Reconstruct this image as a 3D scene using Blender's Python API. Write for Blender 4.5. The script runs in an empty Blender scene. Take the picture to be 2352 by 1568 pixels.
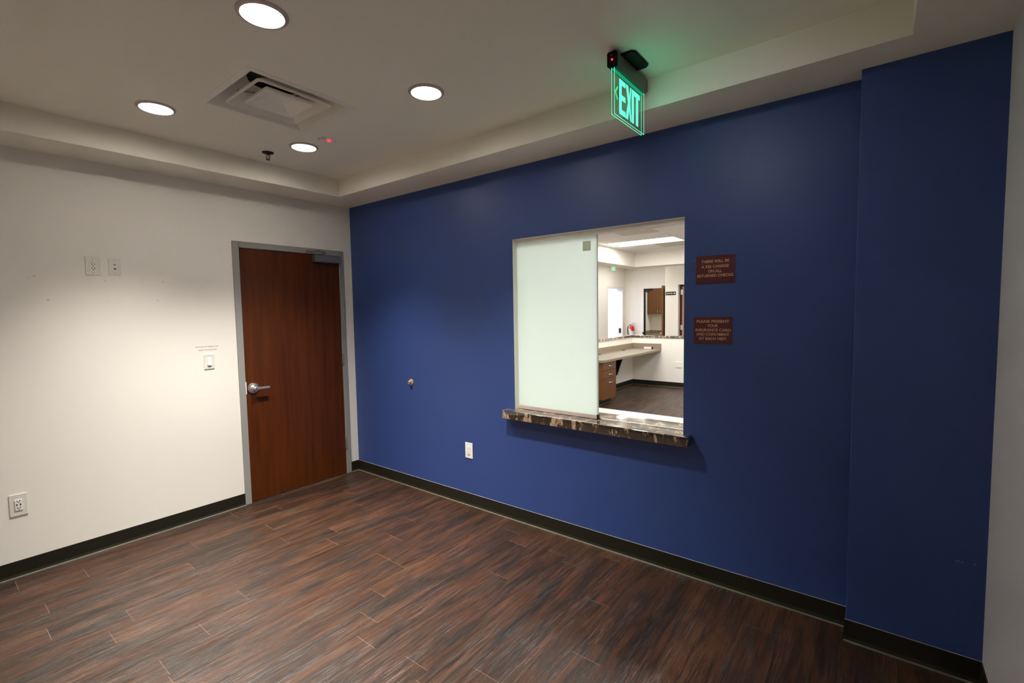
import bpy, bmesh, math, random
from mathutils import Matrix, Vector
random.seed(4)
PI = math.pi
SC = bpy.context.scene
COL = SC.collection
HS, HC = 2.6145, 2.765          # soffit height, tray ceiling height
HO = 2.77                       # office ceiling height

# ------------------------------------------------------------------ materials
def srgb(r, g, b):
    f = lambda c: (c/255/12.92) if c/255 <= .04045 else ((c/255+.055)/1.055)**2.4
    return (f(r), f(g), f(b), 1)

def mat(name, col, rough=.5, metal=0, emit=None, es=0, spec=.5, bump=0, bscale=200, var=0, vscale=3):
    m = bpy.data.materials.new(name); m.use_nodes = True
    nt = m.node_tree; b = nt.nodes['Principled BSDF']
    b.inputs['Base Color'].default_value = col
    b.inputs['Roughness'].default_value = rough
    b.inputs['Metallic'].default_value = metal
    b.inputs['Specular IOR Level'].default_value = spec
    if emit:
        b.inputs['Emission Color'].default_value = emit
        b.inputs['Emission Strength'].default_value = es
    tc = nt.nodes.new('ShaderNodeTexCoord')
    if bump:
        n = nt.nodes.new('ShaderNodeTexNoise'); n.inputs['Scale'].default_value = bscale
        n.inputs['Detail'].default_value = 4
        nt.links.new(tc.outputs['Object'], n.inputs['Vector'])
        bp = nt.nodes.new('ShaderNodeBump'); bp.inputs['Strength'].default_value = bump
        bp.inputs['Distance'].default_value = .002
        nt.links.new(n.outputs['Fac'], bp.inputs['Height'])
        nt.links.new(bp.outputs['Normal'], b.inputs['Normal'])
    if var:
        n = nt.nodes.new('ShaderNodeTexNoise'); n.inputs['Scale'].default_value = vscale
        n.inputs['Detail'].default_value = 5
        nt.links.new(tc.outputs['Object'], n.inputs['Vector'])
        mx = nt.nodes.new('ShaderNodeMix'); mx.data_type = 'RGBA'
        mx.inputs[6].default_value = tuple(c*(1-var) for c in col[:3])+(1,)
        mx.inputs[7].default_value = tuple(min(1, c*(1+var)) for c in col[:3])+(1,)
        nt.links.new(n.outputs['Fac'], mx.inputs[0])
        nt.links.new(mx.outputs[2], b.inputs['Base Color'])
    return m

def math_node(nt, op, a, b=None, c=None):
    n = nt.nodes.new('ShaderNodeMath'); n.operation = op
    for i, v in enumerate((a, b, c)):
        if v is None: continue
        if isinstance(v, (int, float)): n.inputs[i].default_value = v
        else: nt.links.new(v, n.inputs[i])
    return n.outputs[0]

def ramp(nt, fac, stops):
    r = nt.nodes.new('ShaderNodeValToRGB')
    e = r.color_ramp.elements
    while len(e) < len(stops): e.new(.5)
    for i, (p, c) in enumerate(stops):
        e[i].position = p; e[i].color = c
    nt.links.new(fac, r.inputs[0])
    return r.outputs[0]

def mixc(nt, fac, a, b, mode='MIX'):
    n = nt.nodes.new('ShaderNodeMix'); n.data_type = 'RGBA'; n.blend_type = mode
    for i, v in ((0, fac), (6, a), (7, b)):
        if isinstance(v, (int, float)): n.inputs[i].default_value = v
        elif isinstance(v, tuple): n.inputs[i].default_value = v
        else: nt.links.new(v, n.inputs[i])
    return n.outputs[2]

def noise(nt, vec, scale, detail=5, rough=.6, stretch=(1, 1, 1), w=0):
    mp = nt.nodes.new('ShaderNodeMapping')
    mp.inputs['Scale'].default_value = stretch
    mp.inputs['Location'].default_value = (w, w*.7, 0)
    nt.links.new(vec, mp.inputs['Vector'])
    n = nt.nodes.new('ShaderNodeTexNoise')
    n.inputs['Scale'].default_value = scale; n.inputs['Detail'].default_value = detail
    n.inputs['Roughness'].default_value = rough
    nt.links.new(mp.outputs[0], n.inputs['Vector'])
    return n.outputs['Fac']

def floor_mat():
    m = bpy.data.materials.new('vinyl_plank'); m.use_nodes = True
    nt = m.node_tree; b = nt.nodes['Principled BSDF']
    tc = nt.nodes.new('ShaderNodeTexCoord')
    sp = nt.nodes.new('ShaderNodeSeparateXYZ'); nt.links.new(tc.outputs['Object'], sp.inputs[0])
    W, L = .1497, 1.2
    u = math_node(nt, 'DIVIDE', math_node(nt, 'SUBTRACT', sp.outputs[0], 2.607), W)
    row = math_node(nt, 'FLOOR', u); fu = math_node(nt, 'FRACT', u)
    wn = nt.nodes.new('ShaderNodeTexWhiteNoise'); wn.noise_dimensions = '1D'
    nt.links.new(row, wn.inputs['W'])
    v = math_node(nt, 'ADD', math_node(nt, 'DIVIDE', sp.outputs[1], L), math_node(nt, 'MULTIPLY', wn.outputs['Value'], 7.3))
    pl = math_node(nt, 'FLOOR', v); fv = math_node(nt, 'FRACT', v)
    cb = nt.nodes.new('ShaderNodeCombineXYZ'); nt.links.new(row, cb.inputs[0]); nt.links.new(pl, cb.inputs[1])
    w2 = nt.nodes.new('ShaderNodeTexWhiteNoise'); w2.noise_dimensions = '3D'
    nt.links.new(cb.outputs[0], w2.inputs['Vector'])
    # per plank shifted coordinates so that the grain breaks at each joint
    off = nt.nodes.new('ShaderNodeVectorMath'); off.operation = 'MULTIPLY_ADD'
    nt.links.new(w2.outputs['Color'], off.inputs[0]); off.inputs[1].default_value = (7, 9, 5)
    nt.links.new(tc.outputs['Object'], off.inputs[2])
    vec = off.outputs[0]
    broad = noise(nt, vec, 1.0, 6, .62, (9, 1.5, 1))
    fine = noise(nt, vec, 1.0, 9, .72, (52, 3.2, 1))
    hair = noise(nt, vec, 1.0, 9, .8, (230, 12, 1))
    blot = noise(nt, vec, 1.0, 6, .7, (12, 4.0, 1), 5.3)
    gap = noise(nt, vec, 1.0, 7, .6, (30, 1.6, 1), 2.1)
    c = ramp(nt, broad, [(.34, srgb(37, 28, 22)), (.46, srgb(60, 39, 26)), (.56, srgb(76, 46, 29)), (.70, srgb(78, 58, 42))])
    c = mixc(nt, math_node(nt, 'MULTIPLY', ramp(nt, fine, [(.42, (1,)*4), (.52, (0, 0, 0, 1))]), .7), c, srgb(34, 26, 22))
    c = mixc(nt, math_node(nt, 'MULTIPLY', ramp(nt, blot, [(.55, (0, 0, 0, 1)), (.66, (1,)*4)]), .75), c, srgb(36, 34, 34))
    c = mixc(nt, math_node(nt, 'MULTIPLY', ramp(nt, gap, [(.60, (0, 0, 0, 1)), (.68, (1,)*4)]), .7), c, srgb(24, 18, 16))
    c = mixc(nt, math_node(nt, 'MULTIPLY', ramp(nt, hair, [(.54, (0, 0, 0, 1)), (.70, (1,)*4)]), .42), c, srgb(108, 88, 72))
    hs = nt.nodes.new('ShaderNodeHueSaturation'); nt.links.new(c, hs.inputs['Color'])
    nt.links.new(math_node(nt, 'MULTIPLY_ADD', w2.outputs['Value'], .34, .80), hs.inputs['Value'])
    c = hs.outputs[0]
    # joints: butt ends read as thin light lines, long sides as thin dark ones
    end = math_node(nt, 'LESS_THAN', math_node(nt, 'ABSOLUTE', math_node(nt, 'SUBTRACT', fv, .5)), .4991)
    side = math_node(nt, 'LESS_THAN', math_node(nt, 'ABSOLUTE', math_node(nt, 'SUBTRACT', fu, .5)), .492)
    c = mixc(nt, math_node(nt, 'MULTIPLY', math_node(nt, 'SUBTRACT', 1.0, end), .6), c, srgb(150, 118, 98))
    c = mixc(nt, math_node(nt, 'MULTIPLY', math_node(nt, 'SUBTRACT', 1.0, side), .6), c, srgb(40, 28, 24))
    nt.links.new(c, b.inputs['Base Color'])
    # worn glossy streaks: pitted, smoother film over a duller board
    pm = noise(nt, tc.outputs['Object'], 1.0, 7, .7, (34, 2.6, 1), 7.7)
    mask = ramp(nt, pm, [(.44, (0, 0, 0, 1)), (.56, (1,)*4)])
    nt.links.new(math_node(nt, 'MULTIPLY_ADD', mask, -.16, .46), b.inputs['Roughness'])
    b.inputs['Specular IOR Level'].default_value = .32
    g1 = ramp(nt, noise(nt, tc.outputs['Object'], 1.0, 6, .75, (125, 5.5, 1), 1.3), [(.50, (0, 0, 0, 1)), (.60, (1,)*4)])
    g2 = ramp(nt, noise(nt, tc.outputs['Object'], 1.0, 4, .6, (9, 1.6, 1), 4.4), [(.42, (0, 0, 0, 1)), (.60, (1,)*4)])
    g3 = ramp(nt, noise(nt, tc.outputs['Object'], 1.0, 2, .6, (420, 150, 1), 6.4), [(.40, (.15, .15, .15, 1)), (.60, (1,)*4)])
    gl = math_node(nt, 'MULTIPLY', math_node(nt, 'MULTIPLY', g1, g2), g3)
    nt.links.new(math_node(nt, 'MULTIPLY_ADD', gl, .85, .01), b.inputs['Coat Weight'])
    b.inputs['Coat Roughness'].default_value = .40
    b.inputs['Coat IOR'].default_value = 2.8
    speck = noise(nt, tc.outputs['Object'], 1, 3, .65, (330, 120, 1))
    h = math_node(nt, 'ADD', math_node(nt, 'MULTIPLY', hair, .12), math_node(nt, 'MULTIPLY', fine, .25))
    h = math_node(nt, 'ADD', h, math_node(nt, 'MULTIPLY', math_node(nt, 'MULTIPLY', speck, mask), 1.0))
    h = math_node(nt, 'ADD', h, math_node(nt, 'MULTIPLY', side, .15))
    bp = nt.nodes.new('ShaderNodeBump'); bp.inputs['Strength'].default_value = .75
    bp.inputs['Distance'].default_value = .0022
    nt.links.new(h, bp.inputs['Height']); nt.links.new(bp.outputs['Normal'], b.inputs['Normal'])
    return m

def wood_mat(name, a, b_, rough=.35, axis='Z', sc=1.0, spec=.5):
    m = bpy.data.materials.new(name); m.use_nodes = True
    nt = m.node_tree; b = nt.nodes['Principled BSDF']
    tc = nt.nodes.new('ShaderNodeTexCoord')
    st = (26, 26, 1.3) if axis == 'Z' else (26, 1.3, 26)
    g = noise(nt, tc.outputs['Object'], sc, 6, .6, st)
    f = noise(nt, tc.outputs['Object'], sc, 8, .7, tuple(s*7 for s in st), 3)
    br = noise(nt, tc.outputs['Object'], sc, 3, .5, tuple(s*.22 for s in st), 9)
    c = ramp(nt, g, [(.3, a), (.7, b_)])
    c = mixc(nt, math_node(nt, 'MULTIPLY', f, .35), c, tuple(x*.6 for x in a[:3])+(1,))
    c = mixc(nt, math_node(nt, 'MULTIPLY', br, .45), c, b_)
    nt.links.new(c, b.inputs['Base Color'])
    b.inputs['Roughness'].default_value = rough
    b.inputs['Specular IOR Level'].default_value = spec
    return m

def granite_mat():
    m = bpy.data.materials.new('granite'); m.use_nodes = True
    nt = m.node_tree; b = nt.nodes['Principled BSDF']
    tc = nt.nodes.new('ShaderNodeTexCoord')
    n1 = noise(nt, tc.outputs['Object'], 1, 7, .62, (15, 9, 7))
    n2 = noise(nt, tc.outputs['Object'], 1, 8, .75, (62, 34, 15), 4)
    n3 = noise(nt, tc.outputs['Object'], 1, 4, .6, (26, 12, 6), 8)
    dark = ramp(nt, n2, [(.3, srgb(22, 18, 14)), (.7, srgb(86, 74, 62))])
    tan = ramp(nt, n2, [(.3, srgb(66, 48, 34)), (.48, srgb(176, 142, 108)), (.6, srgb(222, 204, 188)), (.72, srgb(110, 88, 76))])
    k = ramp(nt, n1, [(.515, (0, 0, 0, 1)), (.55, (1,)*4)])
    c = mixc(nt, k, dark, tan)
    c = mixc(nt, ramp(nt, n3, [(.60, (0, 0, 0, 1)), (.64, (1,)*4)]), c, srgb(30, 26, 20))
    nt.links.new(c, b.inputs['Base Color'])
    b.inputs['Roughness'].default_value = .07
    b.inputs['IOR'].default_value = 1.65
    b.inputs['Coat Weight'].default_value = 1.0
    b.inputs['Coat IOR'].default_value = 2.1
    b.inputs['Coat Roughness'].default_value = .04
    return m

M = {}
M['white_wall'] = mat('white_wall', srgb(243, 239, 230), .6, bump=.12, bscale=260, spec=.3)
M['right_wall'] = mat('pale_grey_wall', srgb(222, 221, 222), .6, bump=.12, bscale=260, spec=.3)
M['ceil'] = mat('ceiling_paint', srgb(248, 243, 229), .75, bump=.1, bscale=180, spec=.2)
M['blue'] = mat('blue_wall', srgb(52, 75, 136), .42, bump=.10, bscale=240, spec=.42)
M['office_wall'] = mat('cream_wall', srgb(245, 240, 229), .7, spec=.2)
M['office_ceil'] = mat('ceiling_tile', srgb(250, 249, 246), .85, bump=.2, bscale=120, spec=.1)
M['tile_grey'] = mat('perforated_tile', srgb(224, 219, 206), .85, bump=.4, bscale=400, spec=.1)
M['base'] = mat('rubber_base', srgb(34, 32, 23), .45, spec=.3)
M['toe'] = mat('rubber_toe_lit', srgb(104, 100, 86), .4)  # dark rubber like the base; light on its top painted as grey
M['caulk'] = mat('caulk', srgb(146, 142, 142), .5)
M['floor'] = floor_mat()
M['door'] = wood_mat('cherry_veneer', srgb(56, 23, 4), srgb(100, 48, 13), .33, 'Z', 1, .35)
M['cabwood'] = wood_mat('cabinet_veneer', srgb(92, 55, 22), srgb(118, 72, 30), .45, 'Z', 1)
M['frame'] = mat('painted_steel', srgb(152, 151, 147), .38)
M['alum'] = mat('brushed_aluminium', srgb(156, 158, 162), .35, 1)
M['closer'] = mat('aluminium_paint', srgb(128, 130, 138), .38, .5)
M['chrome'] = mat('satin_chrome', srgb(214, 212, 210), .27, .85)
M['dark_metal'] = mat('dark_metal', srgb(46, 42, 36), .35, .8)
M['brass'] = mat('worn_brass', srgb(196, 176, 146), .35, .35)
M['plate'] = mat('white_plastic', srgb(232, 227, 218), .3)
M['plate2'] = mat('white_plastic_insert', srgb(247, 244, 238), .25)
M['hole'] = mat('slot_black', srgb(16, 14, 12), .6)
M['grey_slot'] = mat('slot_grey', srgb(176, 166, 154), .6)
M['patch'] = mat('filler_patch', srgb(222, 214, 201), .8, spec=.1)
M['black'] = mat('black_plastic', srgb(14, 13, 12), .55, spec=.2)
M['granite'] = granite_mat()
M['plaque'] = mat('maroon_plastic', srgb(84, 28, 36), .3)
M['gold'] = mat('gold_lettering', srgb(214, 174, 132), .5)
M['ink'] = mat('grey_ink', srgb(110, 102, 96), .6)
M['vent'] = mat('vent_enamel', srgb(246, 240, 230), .35)
M['duct'] = mat('duct_metal', srgb(150, 148, 140), .5, .3)
M['lens'] = mat('downlight_lens', (1, 1, 1, 1), .4, emit=(1, .93, .84, 1), es=14)
M['trimring'] = mat('downlight_trim', srgb(196, 182, 176), .35)
M['troffer'] = mat('troffer_lens', (1, 1, 1, 1), .4, emit=(1, .98, .94, 1), es=9)
M['green'] = mat('lit_green_letters', srgb(70, 230, 170), .4, emit=(.10, 1, .55, 1), es=1.35)
M['green_arrow'] = mat('lit_green_arrow', srgb(70, 220, 120), .4, emit=(.09, .85, .30, 1), es=.7)
M['green_edge'] = mat('lit_panel_edge', srgb(160, 240, 210), .3, emit=(.16, .9, .55, 1), es=.9)
M['green_deep'] = mat('lit_green_slot', srgb(10, 110, 80), .3, emit=(.01, .42, .22, 1), es=.7)
M['red_led'] = mat('red_led', srgb(230, 30, 50), .3, emit=(1, .02, .04, 1), es=3.5)
M['red_off'] = mat('red_button', srgb(150, 20, 24), .3)
M['housing'] = mat('sign_housing', srgb(112, 110, 104), .45, .2)
M['laminate'] = mat('beige_laminate', srgb(136, 125, 109), .45, var=.05, vscale=40)
M['laminate_edge'] = mat('laminate_edge', srgb(146, 130, 107), .5)
M['white_board'] = mat('white_board', srgb(222, 214, 204), .35)
M['ext_red'] = mat('extinguisher_red', srgb(206, 34, 24), .3)
M['label'] = mat('white_label', srgb(228, 226, 222), .5)
M['exit2'] = mat('lit_green_far', srgb(120, 230, 170), .4, emit=(.25, 1, .55, 1), es=.9)
M['far_white'] = mat('cool_white_wall', srgb(238, 240, 248), .6)
M['pale_leaf'] = wood_mat('pale_veneer', srgb(168, 126, 104), srgb(192, 150, 128), .4, 'Z', 1)

def glass_panel_mat():
    m = bpy.data.materials.new('clear_acrylic'); m.use_nodes = True
    nt = m.node_tree; nt.nodes.remove(nt.nodes['Principled BSDF'])
    out = nt.nodes['Material Output']
    t = nt.nodes.new('ShaderNodeBsdfTransparent'); t.inputs[0].default_value = (.80, .92, .87, 1)
    g = nt.nodes.new('ShaderNodeBsdfGlossy'); g.inputs['Roughness'].default_value = .03
    fr = nt.nodes.new('ShaderNodeFresnel'); fr.inputs[0].default_value = 1.45
    mx = nt.nodes.new('ShaderNodeMixShader')
    mx.inputs[0].default_value = .025; nt.links.new(t.outputs[0], mx.inputs[1]); nt.links.new(g.outputs[0], mx.inputs[2])
    nt.links.new(mx.outputs[0], out.inputs[0])
    return m
M['acrylic'] = glass_panel_mat()

def frost_mat():
    m = bpy.data.materials.new('frosted_glass'); m.use_nodes = True
    nt = m.node_tree; nt.nodes.remove(nt.nodes['Principled BSDF'])
    out = nt.nodes['Material Output']
    t = nt.nodes.new('ShaderNodeBsdfTranslucent'); t.inputs[0].default_value = (.90, .97, .94, 1)
    d = nt.nodes.new('ShaderNodeBsdfDiffuse'); d.inputs[0].default_value = (.84, .9, .82, 1)
    g = nt.nodes.new('ShaderNodeBsdfGlossy'); g.inputs['Roughness'].default_value = .12
    m1 = nt.nodes.new('ShaderNodeMixShader'); m1.inputs[0].default_value = .2
    nt.links.new(t.outputs[0], m1.inputs[1]); nt.links.new(d.outputs[0], m1.inputs[2])
    m2 = nt.nodes.new('ShaderNodeMixShader'); m2.inputs[0].default_value = .05
    nt.links.new(m1.outputs[0], m2.inputs[1]); nt.links.new(g.outputs[0], m2.inputs[2])
    nt.links.new(m2.outputs[0], out.inputs[0])
    return m
M['frost'] = frost_mat()
M['pad'] = mat('pad', srgb(225, 236, 212), .5, spec=.2)

# ------------------------------------------------------------------ helpers
def box(bm, x0, x1, y0, y1, z0, z1, mi=0):
    if x0 > x1: x0, x1 = x1, x0
    if y0 > y1: y0, y1 = y1, y0
    if z0 > z1: z0, z1 = z1, z0
    v = [bm.verts.new(p) for p in ((x0, y0, z0), (x1, y0, z0), (x1, y1, z0), (x0, y1, z0), (x0, y0, z1), (x1, y0, z1), (x1, y1, z1), (x0, y1, z1))]
    for f in ((0, 3, 2, 1), (4, 5, 6, 7), (0, 1, 5, 4), (1, 2, 6, 5), (2, 3, 7, 6), (3, 0, 4, 7)):
        fc = bm.faces.new([v[i] for i in f]); fc.material_index = mi

def prism(bm, pts, axis, a, b):
    """extrude a 2D outline between a and b along an axis ('x': pts are (y,z); 'y': (x,z); 'z': (x,y))"""
    def P(p, t):
        return {'x': (t, p[0], p[1]), 'y': (p[0], t, p[1]), 'z': (p[0], p[1], t)}[axis]
    A = [bm.verts.new(P(p, a)) for p in pts]; B = [bm.verts.new(P(p, b)) for p in pts]
    bm.faces.new(A); bm.faces.new(B[::-1])
    n = len(pts)
    for i in range(n):
        bm.faces.new((A[i], B[i], B[(i+1) % n], A[(i+1) % n]))

def lathe(bm, prof, axis='z', n=40, c=(0, 0, 0)):
    """prof: list of (radius, height along axis)"""
    rings = []
    for r, h in prof:
        ring = []
        for k in range(n):
            a = 2*PI*k/n; u, v = r*math.cos(a), r*math.sin(a)
            p = {'z': (u, v, h), 'x': (h, u, v), 'y': (v, h, u)}[axis]
            ring.append(bm.verts.new((p[0]+c[0], p[1]+c[1], p[2]+c[2])))
        rings.append(ring)
    for i in range(len(rings)-1):
        for k in range(n):
            try: bm.faces.new((rings[i][k], rings[i][(k+1) % n], rings[i+1][(k+1) % n], rings[i+1][k]))
            except ValueError: pass
    for ring in (rings[0], rings[-1]):
        try: bm.faces.new(ring)
        except ValueError: pass

def tube(bm, pts, r, n=10):
    pts = [Vector(p) for p in pts]; rings = []
    for i, p in enumerate(pts):
        t = (pts[min(i+1, len(pts)-1)]-pts[max(i-1, 0)]).normalized()
        a = Vector((0, 0, 1)) if abs(t.z) < .9 else Vector((1, 0, 0))
        u = t.cross(a).normalized(); w = t.cross(u)
        rr = r[i] if isinstance(r, (list, tuple)) else r
        rings.append([bm.verts.new(p+rr*(math.cos(2*PI*k/n)*u+math.sin(2*PI*k/n)*w)) for k in range(n)])
    for i in range(len(rings)-1):
        for k in range(n):
            bm.faces.new((rings[i][k], rings[i][(k+1) % n], rings[i+1][(k+1) % n], rings[i+1][k]))
    bm.faces.new(rings[0]); bm.faces.new(rings[-1][::-1])

def B(): return bmesh.new()

def obj(name, bm, m, parent=None, bevel=0, smooth=False, label=None, seg=2):
    bmesh.ops.recalc_face_normals(bm, faces=bm.faces)
    me = bpy.data.meshes.new(name); bm.to_mesh(me); bm.free()
    o = bpy.data.objects.new(name, me); COL.objects.link(o)
    for x in (m if isinstance(m, (list, tuple)) else [m]): me.materials.append(M[x])
    if parent is not None:
        o.parent = parent
        o.matrix_parent_inverse = Matrix.Translation(-Vector(parent.location)) if parent.type == 'EMPTY' and not parent.parent else Matrix.Identity(4)
    if bevel:
        md = o.modifiers.new('bevel', 'BEVEL'); md.width = bevel; md.segments = seg; md.limit_method = 'ANGLE'
    if smooth:
        for p in me.polygons: p.use_smooth = True
        md = o.modifiers.new('wn', 'WEIGHTED_NORMAL') if bevel else None
        if not bevel:
            me.set_sharp_from_angle(angle=math.radians(35))
    if label: o['label'] = label
    return o

def sub(name, bm, m, parent, **k):
    """sub-part of a part (the part itself sits at the world origin)"""
    return obj(name, bm, m, parent, **k)

def thing(name, label, cat, loc=(0, 0, 0), group=None):
    o = bpy.data.objects.new(name, None); COL.objects.link(o); o.location = loc
    o.empty_display_size = .05
    o['label'] = label; o['category'] = cat
    if group: o['group'] = group
    bpy.context.view_layer.update()
    return o

def tag(o, label, cat, group=None):
    o['label'] = label; o['category'] = cat
    if group: o['group'] = group
    return o

def struct(o): o['kind'] = 'structure'; return o
def sthing(name, loc):
    o = bpy.data.objects.new(name, None); COL.objects.link(o); o.location = loc
    o.empty_display_size = .05; o['kind'] = 'structure'
    return o

def text_bm(body, w, h, depth=.0006, off=0.0):
    """text as a mesh in the local xy plane, centred, fitted to width w and capital height h"""
    cu = bpy.data.curves.new('lettering', 'FONT'); cu.body = body; cu.align_x = 'CENTER'
    cu.size = 1; cu.offset = off; cu.extrude = .01
    o = bpy.data.objects.new('lettering_tmp', cu); COL.objects.link(o)
    dg = bpy.context.evaluated_depsgraph_get(); dg.update()
    me = bpy.data.meshes.new_from_object(o.evaluated_get(dg))
    bpy.data.objects.remove(o); 
    bm = bmesh.new(); bm.from_mesh(me); bpy.data.meshes.remove(me)
    xs = [v.co.x for v in bm.verts]; ys = [v.co.y for v in bm.verts]
    cx = (min(xs)+max(xs))/2; sx = w/(max(xs)-min(xs))
    cap = .70
    for v in bm.verts:
        v.co.x = (v.co.x-cx)*sx; v.co.y = (v.co.y-cap/2)*h/cap; v.co.z = (v.co.z/.01+1)/2*depth
    return bm

FRONT_Y = Matrix(((1, 0, 0, 0), (0, 0, -1, 0), (0, 1, 0, 0), (0, 0, 0, 1)))   # local z -> -Y (seen from the room, wall in xz plane)
FRONT_X = Matrix(((0, 0, 1, 0), (1, 0, 0, 0), (0, 1, 0, 0), (0, 0, 0, 1)))    # local x -> +Y, y -> +Z, z -> +X

def place(bm, M4, loc):
    bm.transform(Matrix.Translation(loc) @ M4); return bm

def join(bms):
    out = bmesh.new()
    for b in bms:
        me = bpy.data.meshes.new('t'); b.to_mesh(me); b.free(); out.from_mesh(me); bpy.data.meshes.remove(me)
    return out

# ------------------------------------------------------------------ front room shell
bm = B(); box(bm, -2.6, 5.2, -3.6, 13, -.1, 0); struct(obj('floor', bm, 'floor'))

# ceiling: tray with a hole for the diffuser, soffit ring
VX0, VX1, VY0, VY1 = 1.155, 1.715, -1.665, -1.105
TX0, TX1, TY0, TY1 = .336, 4.2197, -2.4345, -.3226
bm = B()
box(bm, TX0, VX0, TY0, TY1, HC, 3.02); box(bm, VX1, TX1, TY0, TY1, HC, 3.02)
box(bm, VX0, VX1, TY0, VY0, HC, 3.02); box(bm, VX0, VX1, VY1, TY1, HC, 3.02)
box(bm, -.15, TX0, -3.6, .0, HS, 3.02); box(bm, TX1, 4.7, -3.6, .0, HS, 3.02)
box(bm, TX0, TX1, TY1, .0, HS, 3.02); box(bm, TX0, TX1, -3.6, TY0, HS, 3.02)
struct(obj('ceiling', bm, 'ceil'))

# left wall with the door opening
DY0, DY1, DZ = -1.0965, -.0896, 2.185
bm = B()
box(bm, -.14, 0, -3.6, DY0+.02, 0, HS+.05); box(bm, -.14, 0, DY1-.02, .0, 0, HS+.05)
box(bm, -.14, 0, DY0+.02, DY1-.02, DZ-.02, HS+.05)
wl = struct(obj('wall_left', bm, 'white_wall'))
# small filled anchor holes left on the paint
for (y, z, r) in ((-2.27, 1.835, .006), (-2.245, 1.845, .009), (-2.19, 1.70, .012), (-1.905, 1.83, .007), (-1.90, 1.695, .005), (-1.575, 1.835, .010), (-1.615, 1.70, .009)):
    bm = B(); prism(bm, [(y+r*.8*math.cos(k*PI/7), z+r*.55*math.sin(k*PI/7)) for k in range(14)], 'x', -.002, .0005)
    obj('anchor_patch', bm, 'patch', wl)

# blue wall with the reception opening
WX0, WX1, WZ0, WZ1 = 2.015, 3.255, .80, 2.10
bm = B()
box(bm, -.14, WX0, 0, .2, 0, 3.02); box(bm, WX1, 5.0, 0, .2, 0, 3.02)
box(bm, WX0, WX1, 0, .2, 0, WZ0); box(bm, WX0, WX1, 0, .2, WZ1, 3.02)
wb = obj('wall_back', bm, ['blue', 'white_wall', 'office_wall']); struct(wb)
for p in wb.data.polygons:
    n = p.normal; c = p.center
    if n.y < -.5: p.material_index = 0
    elif n.y > .5: p.material_index = 2
    else: p.material_index = 1
bm = B(); box(bm, 4.0566, 4.66, -.1131, 0, 0, HS+.03)
wc = obj('wall_chase', bm, 'blue', bevel=.004); struct(wc)
for (x, z, w) in ((4.433, .504, .006), (4.447, .502, .004), (4.486, .506, .004)):
    bm = B(); box(bm, x-w, x+w, -.1137, -.113, z-.0015, z+.0015); obj('paint_scuff', bm, 'caulk', wc)
bm = B(); box(bm, 1.9, 1.904, -.0006, 0, 2.37, 2.374)
obj('paint_scuff', bm, 'caulk', wb)
bm = B(); box(bm, 3.311, 3.315, -.004, 0, 1.846, 1.850); obj('nail_head', bm, 'caulk', wb)
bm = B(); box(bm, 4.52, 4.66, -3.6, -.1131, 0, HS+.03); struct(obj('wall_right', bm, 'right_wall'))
bm = B(); box(bm, -.14, 4.66, -3.6, -3.45, 0, HS+.03); struct(obj('wall_front', bm, 'white_wall'))

# cove base: body, toe painted grey for the light it catches and (blue wall) the thin line of caulk along its top
def base_run(name, prof, axis, a, b, toe, caulk=None):
    bm = B(); prism(bm, prof, axis, a, b); o = struct(obj(name, bm, 'base'))
    bm = B(); prism(bm, toe, axis, a, b); obj('base_toe', bm, 'toe', o)
    if caulk:
        bm = B(); prism(bm, caulk, axis, a, b); obj('caulk_line', bm, 'caulk', o)
    return o
HB = .1004
def py(y, s=-1, hb=HB):   # profile for runs along x on a wall facing -y
    return [(y, 0), (y, hb), (y+s*.004, hb), (y+s*.005, .02), (y+s*.010, .006), (y+s*.010, 0)], \
           [(y+s*.010, 0), (y+s*.010, .006), (y+s*.0145, .004), (y+s*.0165, 0)], \
           [(y, hb), (y, hb+.0016), (y+s*.0034, hb+.0010), (y+s*.004, hb)]
b_, t_, c_ = py(0)
base_run('baseboard_back', b_, 'x', 0, 4.0566, t_, c_)
b_, t_, c_ = py(-.1131)
base_run('baseboard_chase', b_, 'x', 4.0516, 4.52, t_, c_)
b_, t_, c_ = py(0, 1)
base_run('baseboard_left', b_, 'y', -3.45, DY0, t_)
base_run('baseboard_left', b_, 'y', DY1, 0, t_)
bm = B(); prism(bm, [(4.0566, 0), (4.0566, HB), (4.0526, HB), (4.0466, .006), (4.0466, 0)], 'y', -.1181, -.01)
struct(obj('baseboard_chase_return', bm, 'base'))
b_, t_, c_ = py(4.52, -1)
base_run('baseboard_right', b_, 'y', -3.45, -.1131, t_)
bm = B(); box(bm, 0, 4.52, -3.45, -3.444, 0, HB); struct(obj('baseboard_front', bm, 'base'))

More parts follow.
